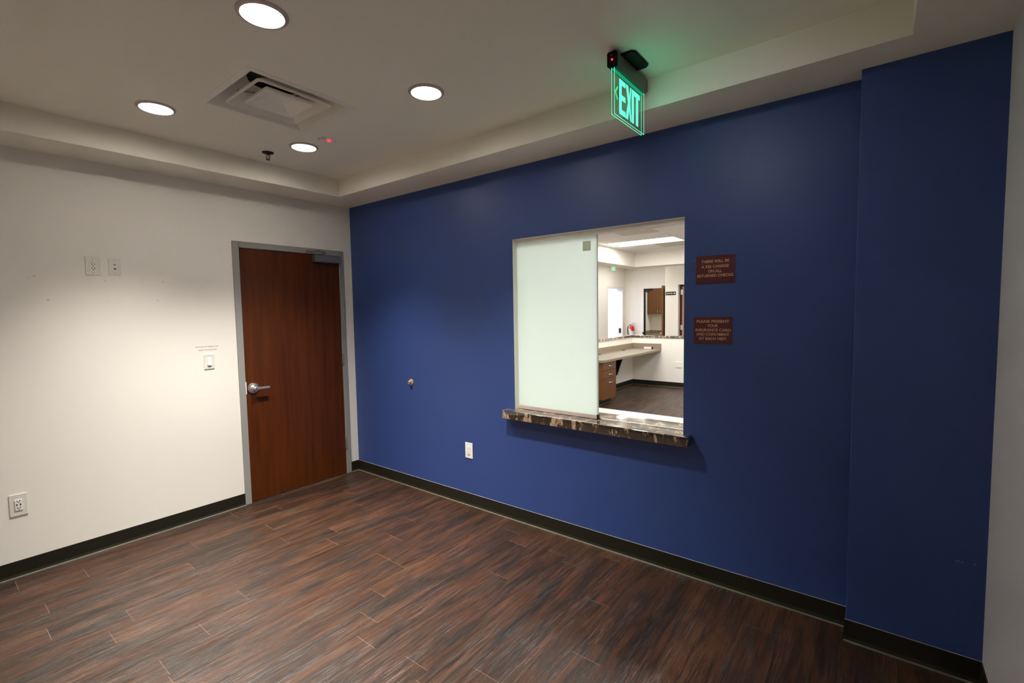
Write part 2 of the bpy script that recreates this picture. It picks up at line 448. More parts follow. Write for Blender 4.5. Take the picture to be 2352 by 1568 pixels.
# ------------------------------------------------------------------ door 1
d = sthing('door_1', (0, -.593, 0))
bm = B()
fw = .05
for y0, y1 in ((DY0, DY0+fw), (DY1-fw, DY1)):
    box(bm, -.13, .010, y0, y1, 0, DZ)
box(bm, -.13, .010, DY0+fw, DY1-fw, DZ-fw, DZ)
for y0, y1 in ((DY0+fw, DY0+fw+.016), (DY1-fw-.016, DY1-fw)):
    box(bm, -.13, -.05, y0, y1, 0, DZ-fw)
obj('door_frame', bm, 'frame', d, bevel=.0025)
LY0, LY1 = DY0+fw+.003, DY1-fw-.003
bm = B(); box(bm, -.046, .0, LY0, LY1, .008, DZ-fw-.003)
leaf = obj('door_leaf', bm, 'door', d, bevel=.001)
bm = B(); box(bm, -.13, .004, DY0+fw, DY1-fw, 0, .006); obj('threshold', bm, 'alum', d)
for z in (1.966, 1.135, .305):
    bm = B()
    lathe(bm, [(.0001, z-.062), (.006, z-.060), (.0078, z-.055), (.0078, z-.02), (.0066, z-.0195), (.0078, z-.019), (.0078, z+.019), (.0066, z+.0195), (.0078, z+.02), (.0078, z+.055), (.006, z+.060), (.0001, z+.062)], 'z', 16, (.009, LY1+.003, 0))
    box(bm, -.004, .0035, LY1-.002, LY1+.012, z-.055, z+.055)
    obj('hinge', bm, 'chrome', d, smooth=True)
# lever handle
hy, hz = -.988, .971
bm = B()
lathe(bm, [(.0445, 0), (.0445, .006), (.042, .011), (.033, .0135), (.030, .0135), (.027, .017), (.0215, .02), (.0165, .028), (.0155, .047), (.0155, .062), (.013, .064)], 'x', 40, (0, hy, hz))
hd = obj('door_handle', bm, 'chrome', leaf, smooth=True)
bm = B()
prism(bm, [(hy-.004, hz+.0125), (hy-.012, hz+.004), (hy-.012, hz-.004), (hy-.004, hz-.0125), (hy+.05, hz-.011), (hy+.118, hz-.012), (hy+.115, hz+.008), (hy+.05, hz+.0095)], 'x', .043, .056)
sub('lever', bm, 'chrome', hd, bevel=.003, smooth=True)
bm = B(); lathe(bm, [(.007, .062), (.007, .0665), (.0055, .067)], 'x', 20, (0, hy, hz)); box(bm, .066, .0675, hy-.001, hy+.001, hz-.004, hz+.004)
sub('key_cylinder', bm, 'alum', hd)
bm = B(); box(bm, -.01, .0115, DY0+fw-.004, DY0+fw+.004, .93, 1.03); obj('strike_plate', bm, 'plate', d)
# closer
bm = B(); box(bm, .0, .058, -.41, -.145, 2.062, 2.128)
cl = obj('door_closer', bm, 'closer', d, bevel=.005, smooth=True)
bm = B()
lathe(bm, [(.013, 2.128), (.013, 2.160), (.010, 2.166)], 'z', 20, (.03, -.30, 0))
tube(bm, [(.03, -.30, 2.158), (.06, -.345, 2.158), (.095, -.40, 2.157)], .0065, 8)
tube(bm, [(.095, -.40, 2.153), (.05, -.42, 2.152), (.012, -.44, 2.150)], .0055, 8)
lathe(bm, [(.010, 2.147), (.010, 2.165)], 'z', 16, (.095, -.40, 0))
box(bm, .010, .018, -.47, -.41, 2.143, 2.162)
sub('closer_arm', bm, 'closer', cl, smooth=True)

# ------------------------------------------------------------------ wall plates
def plate_bm_x(y0, y1, z0, z1, t=.006):
    bm = B(); prism(bm, [(y0, z0), (y1, z0), (y1, z1), (y0, z1)], 'x', 0, t); return bm
def slot_box(t, name, m, *a):
    bm = B(); box(bm, *a); obj(name, bm, m, t)
def slots_x(t, y, z, x, s=1.0):
    slot_box(t, 'slot', 'hole', x, x+.0006, y-.0075*s, y-.0045*s, z-.0045*s, z+.0045*s)
    slot_box(t, 'slot', 'hole', x, x+.0006, y+.0045*s, y+.0075*s, z-.0045*s, z+.0045*s)
    bm = B(); lathe(bm, [(.0028*s, x), (.0028*s, x+.0006)], 'x', 12, (0, y, z-.0095*s)); obj('ground_hole', bm, 'hole', t)
def screws_x(t, y, zs, x, m='grey_slot'):
    for z in zs:
        bm = B(); lathe(bm, [(.0028, x), (.0022, x+.001)], 'x', 12, (0, y, z)); obj('screw', bm, m, t)

yc, zc = -1.9645, 1.9255
t = thing('outlet_plate', 'white receptacle plate high on the white wall, the left and larger of two', 'outlet', (0, yc, zc))
obj('face_plate', plate_bm_x(yc-.037, yc+.037, zc-.059, zc+.059), 'plate', t, bevel=.002)
bm = B(); box(bm, .005, .0085, yc-.0165, yc+.0165, zc-.032, zc+.032); obj('receptacle', bm, 'plate2', t, bevel=.001)
slots_x(t, yc+.002, zc+.013, .0085, 1.2); slots_x(t, yc+.002, zc-.013, .0085, 1.2)
slot_box(t, 'test_button', 'hole', .0085, .0091, yc-.009, yc-.004, zc+.024, zc+.028); slot_box(t, 'reset_button', 'hole', .0085, .0091, yc+.001, yc+.005, zc+.024, zc+.028)
screws_x(t, yc, (zc+.047, zc-.047), .006)

yc, zc = -1.849, 1.926
t = thing('phone_jack_plate', 'narrow white jack plate beside the receptacle plate high on white wall', 'wall plate', (0, yc, zc))
obj('face_plate', plate_bm_x(yc-.0325, yc+.0325, zc-.054, zc+.054), 'plate', t, bevel=.002)
for pts in ([(yc-.0065, zc+.018), (yc+.0065, zc+.018), (yc+.004, zc+.012), (yc-.003, zc+.012)], [(yc-.006, zc-.009), (yc+.006, zc-.009), (yc+.005, zc-.018), (yc-.005, zc-.018)]):
    bm = B(); prism(bm, pts, 'x', .006, .0068); obj('jack', bm, 'hole', t)
screws_x(t, yc, (zc+.04, zc-.04), .006)

yc, zc = -2.394, .446
t = thing('usb_outlet_plate', 'white receptacle plate with two USB ports low on the white wall', 'outlet', (0, yc, zc))
obj('face_plate', plate_bm_x(yc-.0395, yc+.0395, zc-.067, zc+.067), 'plate', t, bevel=.002)
bm = B(); box(bm, .005, .0105, yc-.0165, yc+.0165, zc-.033, zc+.033); obj('receptacle', bm, 'plate2', t, bevel=.001)
slots_x(t, yc, zc+.026, .0105, 1.0); slots_x(t, yc, zc-.016, .0105, 1.0)
for y0 in (yc-.0105, yc+.005): slot_box(t, 'usb_port', 'hole', .0105, .0111, y0, y0+.0055, zc-.003, zc+.008)
screws_x(t, yc, (zc+.048, zc-.048), .006, 'plate2')

yc, zc = -1.306, 1.225
t = thing('light_switch', 'white rocker light switch on the white wall left of the door', 'light switch', (0, yc, zc))
obj('face_plate', plate_bm_x(yc-.0355, yc+.0355, zc-.058, zc+.058), 'plate', t, bevel=.002)
bm = B(); box(bm, .005, .0075, yc-.0165, yc+.0165, zc-.034, zc+.034); obj('switch_frame', bm, 'plate2', t, bevel=.0006)
bm = B(); prism(bm, [(.0065, zc-.029), (.0155, zc-.029), (.0085, zc+.03), (.0065, zc+.03)], 'y', yc-.0135, yc+.0135); obj('rocker', bm, 'plate2', t, bevel=.0006)
bm = B(); box(bm, .0072, .0078, yc-.0135, yc+.0135, zc-.034, zc-.029); obj('rocker_gap', bm, 'grey_slot', t)
screws_x(t, yc, (zc+.047, zc-.047), .006)

bms = [place(text_bm('POR FAVOR DE A PAGAR LA LUZ', .158, .0085, .0004), FRONT_X, (.0002, -1.314, 1.343)),
       place(text_bm('PLEASE TURN LIGHTS OFF', .127, .0085, .0004), FRONT_X, (.0002, -1.311, 1.318))]
tag(obj('wall_lettering', join(bms), 'ink'), 'two lines of small grey lettering above the light switch', 'lettering')

# blue wall: receptacle, door stop
xc, zc = 1.538, .457
t = thing('outlet_plate', 'white receptacle plate low on the blue wall', 'outlet', (xc, 0, zc))
bm = B(); box(bm, xc-.040, xc+.040, -.006, 0, zc-.064, zc+.064); obj('face_plate', bm, 'plate2', t, bevel=.002)
bm = B(); box(bm, xc-.0165, xc+.0165, -.0085, -.005, zc-.034, zc+.034); obj('receptacle', bm, 'plate2', t, bevel=.001)
for z in (zc+.017, zc-.015):
    for dx in (-.008, .005): slot_box(t, 'slot', 'grey_slot', xc+dx, xc+dx+.0025, -.0091, -.0085, z-.004, z+.004)
    bm = B(); lathe(bm, [(.0026, -.0091), (.0026, -.0085)], 'y', 12, (xc, 0, z-.010)); obj('ground_hole', bm, 'grey_slot', t)
slot_box(t, 'lower_seam', 'grey_slot', xc-.0155, xc+.0155, -.0091, -.0085, zc-.0335, zc-.0310)
xc, zc = .849, .962
t = thing('door_stop', 'round brass wall bumper on the blue wall near the door', 'door stop', (xc, 0, zc))
bm = B(); lathe(bm, [(.0285, 0), (.0285, -.004), (.026, -.009), (.018, -.011), (.0165, -.012)], 'y', 32, (xc, 0, zc)); obj('rosette', bm, 'brass', t, smooth=True)
bm = B(); lathe(bm, [(.0165, -.011), (.0155, -.019), (.0155, -.028), (.013, -.031), (.0075, -.031), (.0065, -.026)], 'y', 28, (xc, 0, zc)); obj('bumper', bm, 'brass', t, smooth=True)
bm = B(); lathe(bm, [(.0065, -.0265), (.0001, -.0265)], 'y', 20, (xc, 0, zc)); obj('bumper_hole', bm, 'hole', t)

# plaques
def plaque(xc, zc, lines, label, roll=0):
    W_, H_ = .205, .153
    t = thing('wall_sign', label, 'sign', (xc, 0, zc))
    bm = B(); box(bm, xc-W_/2, xc+W_/2, -.0035, 0, zc-H_/2, zc+H_/2); obj('sign_board', bm, 'plaque', t, bevel=.0007)
    bms = [place(text_bm(s, w*W_, .0148, .0006, .014), FRONT_Y, (xc+dx*W_, -.0035, zc+H_/2-f*H_)) for s, w, f, dx in lines]
    obj('lettering', join(bms), 'gold', t)
plaque(3.4225, 1.791, [('THERE WILL BE', .71, .20, .0), ('A $25 CHARGE', .70, .385, .0), ('ON ALL', .35, .55, .0), ('RETURNED CHECKS.', .93, .71, .01)],
       'maroon plaque about the $25 returned-check charge, the upper one')
plaque(3.413, 1.455, [('PLEASE PRESENT', .835, .17, 0), ('YOUR', .27, .327, 0), ('INSURANCE CARD', .905, .485, .01), ('AND COPAYMENT', .85, .64, 0), ('AT EACH VISIT.', .73, .80, .01)],
       'maroon plaque asking for insurance card and copayment, the lower one')

# ------------------------------------------------------------------ reception window
w = sthing('window_1', (2.635, .06, .848))
bm = B(); box(bm, 1.93, 2.672, .052, .060, .872, 2.074); fr = obj('sliding_glass', bm, 'frost', w)
# wall pocket so that the frosted pane really stops at the reveal
bm = B(); box(bm, 2.568, 2.628, .0485, .052, 1.972, 2.036); sub('pull_pad', bm, 'pad', fr, bevel=.002)
bm = B(); box(bm, 2.672, 2.6755, .0515, .0605, .872, 2.074); sub('polished_edge', bm, 'frost', fr)
bm = B(); box(bm, 2.0, 2.676, .046, .066, .850, .875); obj('bottom_channel', bm, 'trimring', w, bevel=.0015)
bm = B(); box(bm, 2.669, 2.679, .044, .068, .849, .880); obj('end_stop', bm, 'dark_metal', w)
bm = B(); box(bm, WX0, WX1, .070, .078, .846, .854); obj('track_rail', bm, 'plate2', w)
bm = B(); box(bm, WX0, WX1, .030, .085, 2.071, 2.10); obj('head_track', bm, 'plate', w, bevel=.001)

bm = B(); prism(bm, [(1.945, -.07), (3.304, -.07), (3.304, 0), (WX1, 0), (WX1, .255), (WX0, .255), (WX0, 0), (1.945, 0)], 'z', .786, .848)
tag(obj('granite_sill', bm, 'granite', bevel=.004, smooth=True), 'dark brown granite sill under the reception window', 'window sill')
bm = B(); prism(bm, [(.2, .74), (.225, .74), (.225, .815), (.40, .815), (.40, .848), (.2565, .848), (.2565, .784), (.2, .784)], 'x', WX0-.3, WX1+.25)
struct(obj('trim_2', bm, 'white_board', bevel=.003))

# ------------------------------------------------------------------ ceiling fixtures
def downlight_parts(t, x, y):
    bm = B(); lathe(bm, [(.0955, HC), (.0955, HC-.003), (.091, HC-.0075), (.080, HC-.0095), (.0775, HC-.006), (.0775, HC)], 'z', 56, (x, y, 0))
    obj('trim_ring', bm, 'trimring', t, smooth=True)
    bm = B(); lathe(bm, [(.0775, HC-.0035), (.0001, HC-.0035)], 'z', 56, (x, y, 0))
    obj('lens', bm, 'lens', t)
DL = [(2.193, -1.822, 'round recessed ceiling light at the top edge, nearest of the four'),
      (.872, -1.808, 'round recessed ceiling light left of the square air vent'),
      (2.186, -.961, 'round recessed ceiling light right of the square air vent'),
      (.893, -.944, 'small-looking round recessed ceiling light between sprinkler and red indicator'),
      (3.37, -1.36, 'assumed unseen ceiling light on the camera side of the exit sign, aimed at the blue wall')]
for i, (x, y, lab) in enumerate(DL):
    t = thing('recessed_light', lab, 'ceiling light', (x, y, HC), 'recessed ceiling lights')
    downlight_parts(t, x, y)
    if i == 4: t.name = 'recessed_light'
    ld = bpy.data.lights.new('downlight_beam', 'SPOT')
    ld.energy = 160 if i < 4 else 8
    ld.color = (1, .965, .885) if i < 4 else (.9, .86, 1)
    ld.spot_size = math.radians(176 if i < 4 else 64); ld.spot_blend = 1 if i > 3 else .1; ld.shadow_soft_size = .07
    if i < 4:      # lobe of a narrow-beam lens: intensity falls as a power of the cosine
        ld.use_nodes = True; lt = ld.node_tree; em = lt.nodes['Emission']
        tcn = lt.nodes.new('ShaderNodeTexCoord'); sz = lt.nodes.new('ShaderNodeSeparateXYZ')
        lt.links.new(tcn.outputs['Normal'], sz.inputs[0])
        cz = math_node(lt, 'ABSOLUTE', sz.outputs[2])
        mr = lt.nodes.new('ShaderNodeMapRange'); mr.interpolation_type = 'SMOOTHSTEP'
        for k_, v_ in ((1, .655), (2, .895), (3, .0), (4, 1.0)): mr.inputs[k_].default_value = v_
        lt.links.new(cz, mr.inputs[0])
        lobe = math_node(lt, 'MULTIPLY', math_node(lt, 'POWER', cz, 4.0), mr.outputs[0])
        lt.links.new(math_node(lt, 'MULTIPLY_ADD', lobe, 2.6, .001), em.inputs['Strength'])
    lo = bpy.data.objects.new('downlight_beam', ld); COL.objects.link(lo)
    lo.location = (x, y, HC-.012)
    if i == 4: lo.rotation_euler = Vector((.22, 1.36, -.42)).to_track_quat('-Z', 'Y').to_euler()  # assumed fifth lamp, out of view: tilted to add the blue wall's highlight

# air diffuser
t = thing('air_vent', 'square stepped white air diffuser in the tray ceiling', 'air vent', (1.435, -1.385, HC))
cx, cy = 1.435, -1.385
def sq(bm, rings, cx=cx, cy=cy):
    """rings: list of (half, z); walls between successive squares"""
    vs = []
    for h, z, r in rings:
        ring = []
        for (sx, sy) in ((1, 1), (-1, 1), (-1, -1), (1, -1)):
            a0 = {(1, 1): 0, (-1, 1): PI/2, (-1, -1): PI, (1, -1): 1.5*PI}[(sx, sy)]
            for k in range(5):
                a = a0+PI/2*k/4
                ring.append(bm.verts.new((cx+sx*(h-r)+r*math.cos(a), cy+sy*(h-r)+r*math.sin(a), z)))
        vs.append(ring)
    n = 20
    for i in range(len(vs)-1):
        for k in range(n): bm.faces.new((vs[i][k], vs[i][(k+1) % n], vs[i+1][(k+1) % n], vs[i+1][k]))
    return vs
bm = B(); sq(bm, [(.305, HC, .001), (.304, HC-.0025, .001), (.272, HC-.0035, .001), (.268, HC, .003), (.262, HC+.012, .02), (.245, HC+.05, .06), (.20, HC+.10, .12), (.155, HC+.125, .15)])
obj('flange', bm, 'vent', t, smooth=True)
bm = B(); vs = sq(bm, [(.206, HC+.012, .022), (.206, HC+.003, .022), (.203, HC-.001, .02), (.198, HC-.001, .02), (.190, HC+.010, .02), (.160, HC+.045, .05), (.148, HC+.065, .08)])
obj('middle_cone', bm, 'vent', t, smooth=True)
bm = B(); vs = sq(bm, [(.130, HC+.018, .012), (.132, HC+.002, .012), (.129, HC-.001, .012), (.125, HC, .012), (.060, HC+.030, .004), (.058, HC+.031, .004)])
bm.faces.new(vs[-1]); obj('inner_cone', bm, 'vent', t, smooth=True)
bm = B()
for a in range(4):
    c_, s_ = math.cos(a*PI/2+PI/4), math.sin(a*PI/2+PI/4)
    bm = B(); tube(bm, [(cx+.075*c_, cy+.075*s_, HC+.045), (cx+.13*c_, cy+.13*s_, HC+.06), (cx+.22*c_, cy+.22*s_, HC+.07)], .004, 6); obj('bracket', bm, 'duct', t)
bm = B(); box(bm, VX0, VX1, VY0, VY1, HC+.19, HC+.2); box(bm, VX0, VX0+.004, VY0, VY1, HC+.01, HC+.2); box(bm, VX1-.004, VX1, VY0, VY1, HC+.01, HC+.2)
box(bm, VX0, VX1, VY0, VY0+.004, HC+.01, HC+.2); box(bm, VX0, VX1, VY1-.004, VY1, HC+.01, HC+.2)
obj('plenum', bm, 'duct', t)

# sprinkler
x, y = .585, -1.051
t = thing('sprinkler', 'pendent metal fire sprinkler head under the ceiling', 'sprinkler', (x, y, HC))
bm = B(); lathe(bm, [(.040, HC), (.040, HC-.003), (.034, HC-.008), (.020, HC-.010), (.016, HC-.014)], 'z', 32, (x, y, 0)); obj('escutcheon', bm, 'dark_metal', t, smooth=True)
bm = B()
lathe(bm, [(.009, HC-.010), (.009, HC-.018)], 'z', 16, (x, y, 0))
for s in (-1, 1):
    tube(bm, [(x+s*.006*.79, y+s*.006*.61, HC-.016), (x+s*.014*.79, y+s*.014*.61, HC-.026), (x+s*.013*.79, y+s*.013*.61, HC-.038), (x+s*.003, y+s*.003, HC-.050)], .0028, 8)
tube(bm, [(x, y, HC-.016), (x, y, HC-.05)], .0018, 8)
obj('frame_arms', bm, 'dark_metal', t, smooth=True)
bm = B()
lathe(bm, [(.004, HC-.048), (.0145, HC-.0515), (.0145, HC-.053), (.004, HC-.055)], 'z', 20, (x, y, 0)); obj('deflector', bm, 'dark_metal', t, smooth=True)

# ceiling indicator with red lamp
x, y = 1.15, -.905
t = thing('ceiling_sensor', 'flush white ceiling plate with a glowing red indicator lamp', 'sensor', (x, y, HC))
bm = B(); box(bm, x-.033, x+.033, y-.068, y+.062, HC-.003, HC); obj('base_plate', bm, 'vent', t, bevel=.001)
bm = B(); box(bm, x-.03, x+.025, y-.066, y-.052, HC-.012, HC-.003); obj('raised_lip', bm, 'plate', t, bevel=.002)
bm = B(); lathe(bm, [(.011, HC-.003), (.010, HC-.010), (.005, HC-.014), (.0001, HC-.015)], 'z', 20, (x, y+.0, 0)); obj('lamp', bm, 'red_led', t, smooth=True)
for dy in (-.036, .045):
    bm = B(); lathe(bm, [(.004, HC-.003), (.003, HC-.0045)], 'z', 12, (x, y+dy, 0)); obj('screw', bm, 'hole', t)

# exit sign
t = thing('exit_sign', 'glowing green edge-lit EXIT sign hanging from the ceiling', 'exit sign', (3.155, -.535, HC))
bm = B(); prism(bm, [(3.135, -.648), (3.215, -.648), (3.232, -.632), (3.232, -.478), (3.215, -.462), (3.135, -.462)], 'z', HC-.012, HC)
obj('canopy', bm, 'black', t, bevel=.006, smooth=True)
HY0, HY1, HZ0, HZ1 = -.712, -.352, 2.684, 2.753
def oct_(x0, x1, z0, z1, c):
    return [(x0+c, z0), (x1-c, z0), (x1, z0+c), (x1, z1-c*.7), (x1-c*.7, z1), (x0+c*.7, z1), (x0, z1-c*.7), (x0, z0+c)]
bm = B(); prism(bm, oct_(3.128, 3.175, HZ0, HZ1, .007), 'y', HY0+.012, HY1-.003); obj('housing', bm, 'housing', t, bevel=.002, smooth=True)
bm = B(); prism(bm, oct_(3.127, 3.176, HZ0-.001, HZ1+.001, .009), 'y', HY0, HY0+.014); ec = obj('end_cap', bm, 'black', t, bevel=.002, smooth=True)
bm = B(); prism(bm, oct_(3.127, 3.176, HZ0-.001, HZ1+.001, .009), 'y', HY1-.006, HY1); obj('end_cap', bm, 'black', t, bevel=.002, smooth=True)
bm = B(); lathe(bm, [(.0045, HY0), (.0045, HY0-.002), (.0001, HY0-.003)], 'y', 16, (3.153, 0, 2.716)); sub('indicator_lamp', bm, 'red_led', ec)
bm = B(); lathe(bm, [(.0055, HY0), (.0055, HY0-.002), (.0001, HY0-.0025)], 'y', 16, (3.150, 0, 2.735)); sub('test_button', bm, 'red_off', ec)
PX0, PX1, PY0, PY1, PZ0, PZ1 = 3.147, 3.161, -.706, -.362, 2.476, 2.684
bm = B(); box(bm, PX0, PX1, PY0, PY1, PZ0, PZ1)
pn = obj('panel', bm, 'acrylic', t)
bm = B()
e = .0022
for (y0, y1, z0, z1) in ((PY0-e*.2, PY0+e, PZ0, PZ1), (PY1-e, PY1+e*.2, PZ0, PZ1), (PY0, PY1, PZ0-e*.2, PZ0+e)):
    for (a, b) in ((PX0-.0004, PX0+.0012), (PX1-.0012, PX1+.0004)):
        box(bm, a, b, y0, y1, z0, z1)
sub('glowing_edge', bm, 'green_edge', pn)
bm = B(); box(bm, PX0+.001, PX1-.001, PY0+.004, PY1-.004, PZ1-.010, PZ1-.003); sub('light_slot', bm, 'green_deep', pn)
XL = PX1+.0006
def gl(pts): 
    prism(LB, pts, 'x', XL-.0010, XL)
LB = B(); z0, z1 = 2.494, 2.652; k = .0235
def lbox(y0, y1, a, b): box(LB, XL-.001, XL, y0, y1, a, b)
lbox(-.654, -.629, z0, z1); lbox(-.629, -.588, z1-k, z1); lbox(-.629, -.588, (z0+z1)/2-k*.5, (z0+z1)/2+k*.5); lbox(-.629, -.588, z0, z0+k)
# X
zm = (z0+z1)/2
gl([(-.582, z1), (-.556, z1), (-.5435, zm+.024), (-.531, z1), (-.521, z1), (-.521, z1), (-.5335, zm), (-.519, z0), (-.531, z0), (-.5450, zm-.024), (-.558, z0), (-.584, z0), (-.557, zm)])
lbox(-.513, -.489, z0, z1)
lbox(-.484, -.417, z1-k, z1); lbox(-.463, -.438, z0, z1-k)
sub('letters', LB, 'green', pn)
bm = B(); prism(bm, [(-.668, 2.604), (-.676, 2.611), (-.701, 2.579), (-.676, 2.547), (-.668, 2.553), (-.688, 2.579)], 'x', XL-.001, XL); sub('arrow', bm, 'green_arrow', pn)
lg = bpy.data.lights.new('exit_glow', 'AREA'); lg.shape = 'RECTANGLE'; lg.size = .30; lg.size_y = .03; lg.energy = .10; lg.color = (.12, 1, .55)
lo = bpy.data.objects.new('exit_glow', lg); COL.objects.link(lo); lo.location = (3.185, -.535, 2.57)
lo.rotation_euler = (0, math.radians(-118), 0); lo.rotation_euler = Vector((1, 0, .35)).to_track_quat('-Z', 'Y').to_euler()
lg.size, lg.size_y = .3, .1

# ------------------------------------------------------------------ office beyond the window
HW = 1.0
bm = B(); box(bm, -.10, .04, 2.2, 6.80, 0, .985); struct(obj('wall_partition_left', bm, 'office_wall'))
bm = B(); box(bm, .04, 4.9, 6.67, 6.80, 0, .985); struct(obj('wall_partition_back', bm, 'office_wall'))
bm = B(); prism(bm, [(-.14, 2.2), (.055, 2.2), (.055, 6.655), (4.9, 6.655), (4.9, 6.85), (-.14, 6.85)], 'z', .9865, 1.029)
tag(obj('granite_ledge', bm, 'granite', bevel=.003), 'dark granite ledge capping the office half wall', 'ledge')
b_, t_, c_ = py(6.67)
base_run('baseboard_partition', b_, 'x', .04, 4.9, t_)
b_, t_, c_ = py(.04, 1)
base_run('baseboard_partition', b_, 'y', 2.2, 6.67, t_)
# ceiling and dropped header
bm = B(); box(bm, .02, 4.95, .2, 6.85, HO, HO+.1); oc = struct(obj('ceiling', bm, 'office_ceil'))
bm = B()
for x in (.20, .81, 1.42, 2.03, 2.64, 3.25): box(bm, x-.010, x+.010, .2, 6.85, HO-.0015, HO)
for y in (1.46, 2.07, 2.68, 3.29, 3.90, 4.51, 5.12, 5.75, 6.36): box(bm, .02, 4.95, y-.010, y+.010, HO-.0015, HO)
obj('ceiling_grid', bm, 'office_ceil', oc)
bm = B(); box(bm, .02, .035, .2, 6.85, HO-.012, HO); box(bm, .02, 4.95, 6.835, 6.85, HO-.012, HO); struct(obj('trim_1', bm, 'office_ceil'))
bm = B(); box(bm, -.27, .02, .2, 7.22, 2.466, HO+.1); box(bm, .02, 4.95, 6.85, 7.22, 2.466, HO+.1); struct(obj('wall_header', bm, 'office_wall'))
bm = B(); box(bm, -1.55, -.27, .2, 9.65, 2.72, 2.82); box(bm, -.27, 4.95, 7.22, 9.65, 2.72, 2.82); struct(obj('ceiling', bm, 'office_wall'))
# outer walls
bm = B(); box(bm, -1.55, -1.4, .2, 8.352+.02, 0, 2.75); box(bm, -1.55, -1.4, 9.322, 9.65, 0, 2.75); box(bm, -1.55, -1.4, 8.372, 9.322, 2.155, 2.75)
struct(obj('wall_corridor_left', bm, 'office_wall'))
bm = B(); box(bm, -1.4, -.89, 9.5, 9.62, 0, 2.75); box(bm, -.89, .03, 9.5, 9.62, 2.13, 2.75)
struct(obj('wall_corridor_back', bm, 'office_wall'))
bm = B(); box(bm, .03, .32, 8.6, 8.72, 0, 2.75); box(bm, .32, 1.30, 8.6, 8.72, 2.15, 2.75); box(bm, 1.30, 4.95, 8.6, 8.72, 0, 2.75); box(bm, .03, .15, 8.72, 9.62, 0, 2.75)
struct(obj('wall_corridor_right', bm, 'office_wall'))
bm = B(); box(bm, 4.9, 5.05, .2, 8.6, 0, 2.9); struct(obj('wall_office_right', bm, 'office_wall'))
bm = B(); box(bm, -1.5, -.0, .2, .35, 0, 2.9); struct(obj('wall_corridor_front', bm, 'office_wall'))

# troffer and grey tiles
def troffer(x0, x1, y0, y1, z, lab, grp=None):
    t = thing('fluorescent_troffer', lab, 'ceiling light', ((x0+x1)/2, (y0+y1)/2, z), grp)
    bm = B()
    for a in ((x0, x1, y0, y0+.015), (x0, x1, y1-.015, y1), (x0, x0+.015, y0+.015, y1-.015), (x1-.015, x1, y0+.015, y1-.015)): box(bm, *a, z-.006, z-.0005)
    obj('fixture_frame', bm, 'plate2', t)
    bm = B(); box(bm, x0+.015, x1-.015, y0+.015, y1-.015, z-.004, z-.001); obj('diffuser', bm, 'troffer', t)
troffer(.20, 1.42, 5.15, 5.75, HO, 'long white fluorescent ceiling panel seen through the reception window')
for i, (x0, y0) in enumerate(((.84, 3.90), (.84, 5.77))):
    bm = B(); box(bm, x0, x0+.59, y0, y0+.59, HO-.009, HO-.0005)
    tag(obj('return_grille', bm, 'tile_grey', bevel=.001), ['grey square ceiling grille in front of the fluorescent panel, nearer the window', 'grey square ceiling grille behind the fluorescent panel'][i], 'ceiling grille', 'grey ceiling grilles')

# worktop
t = thing('worktop', 'beige laminate desk top with backsplash along the office half wall', 'desk', (.35, 5.4, .76))
bm = B(); prism(bm, [(.042, 4.12), (.61, 4.12), (.65, 4.17), (.65, 6.668), (.042, 6.668)], 'z', .728, .76)
obj('desk_surface', bm, ['laminate'], t, bevel=.002)
bm = B(); prism(bm, [(.602, 4.111), (.618, 4.116), (.656, 4.162), (.656, 6.668), (.649, 6.668), (.649, 4.166), (.612, 4.122), (.045, 4.121), (.045, 4.113)], 'z', .722, .7585)
obj('edge_band', bm, 'laminate_edge', t)
bm = B(); box(bm, .042, .06, 4.12, 6.668, .76, .868); box(bm, .06, .655, 6.65, 6.668, .76, .868)
obj('backsplash', bm, 'laminate_edge', t, bevel=.002)
for y in (6.02, 5.0):
    bm = B(); lathe(bm, [(.036, .76), (.036, .7645), (.03, .7655), (.0001, .7655)], 'z', 24, (.125, y, 0)); obj('grommet', bm, 'black', t, smooth=True)
bm = B(); prism(bm, [(.045, .722), (.53, .722), (.525, .70), (.42, .40), (.38, .36), (.045, .30)], 'y', 5.09, 5.13)
obj('bracket', bm, 'black', t)

# outlet box on the desk
t = thing('desk_outlet_box', 'small silver power box lying on the beige desk end', 'power box', (.42, 6.55, .76))
bm = B(); box(bm, .34, .50, 6.535, 6.59, .761, .802); obj('case', bm, 'plate', t, bevel=.003)
bm = B(); box(bm, .50, .512, 6.532, 6.593, .7605, .804); obj('socket_face', bm, 'dark_metal', t, bevel=.002)

# drawer cabinet
CX, CY0, CY1 = .60, 4.168, 4.652
t = thing('drawer_cabinet', 'brown wooden three-drawer cabinet under the beige desk', 'cabinet', (.34, 4.41, 0))
bm = B(); box(bm, .07, CX, CY0, CY1, .098, .722); obj('carcass', bm, 'cabwood', t, bevel=.001)
bm = B(); box(bm, .12, CX-.07, CY0+.005, CY1-.02, 0, .098); obj('toe_kick', bm, 'base', t)
bm = B(); box(bm, CX-.07, CX-.062, CY0+.005, CY1-.02, 0, .008); obj('toe_strip', bm, 'toe', t)
for z0, z1 in ((.579, .716), (.444, .574), (.100, .439)):
    bm = B(); box(bm, CX, CX+.019, CY0+.002, CY1-.002, z0, z1); dr = obj('drawer', bm, 'cabwood', t, bevel=.0015)
    zh = z1-.066; yh = CY0+.275
    bm = B(); tube(bm, [(CX+.018, yh-.052, zh), (CX+.034, yh-.045, zh-.004), (CX+.042, yh-.02, zh-.006), (CX+.042, yh+.02, zh-.006), (CX+.034, yh+.045, zh-.004), (CX+.018, yh+.052, zh)], .0055, 8)
    sub('handle', bm, 'chrome', dr, smooth=True)

bm = B(); box(bm, .950, 1.066, 6.661, 6.67, .400, .512)
tag(obj('blank_wall_plate', bm, 'office_wall', bevel=.003), 'square blank cover plate on the office half wall', 'wall plate')

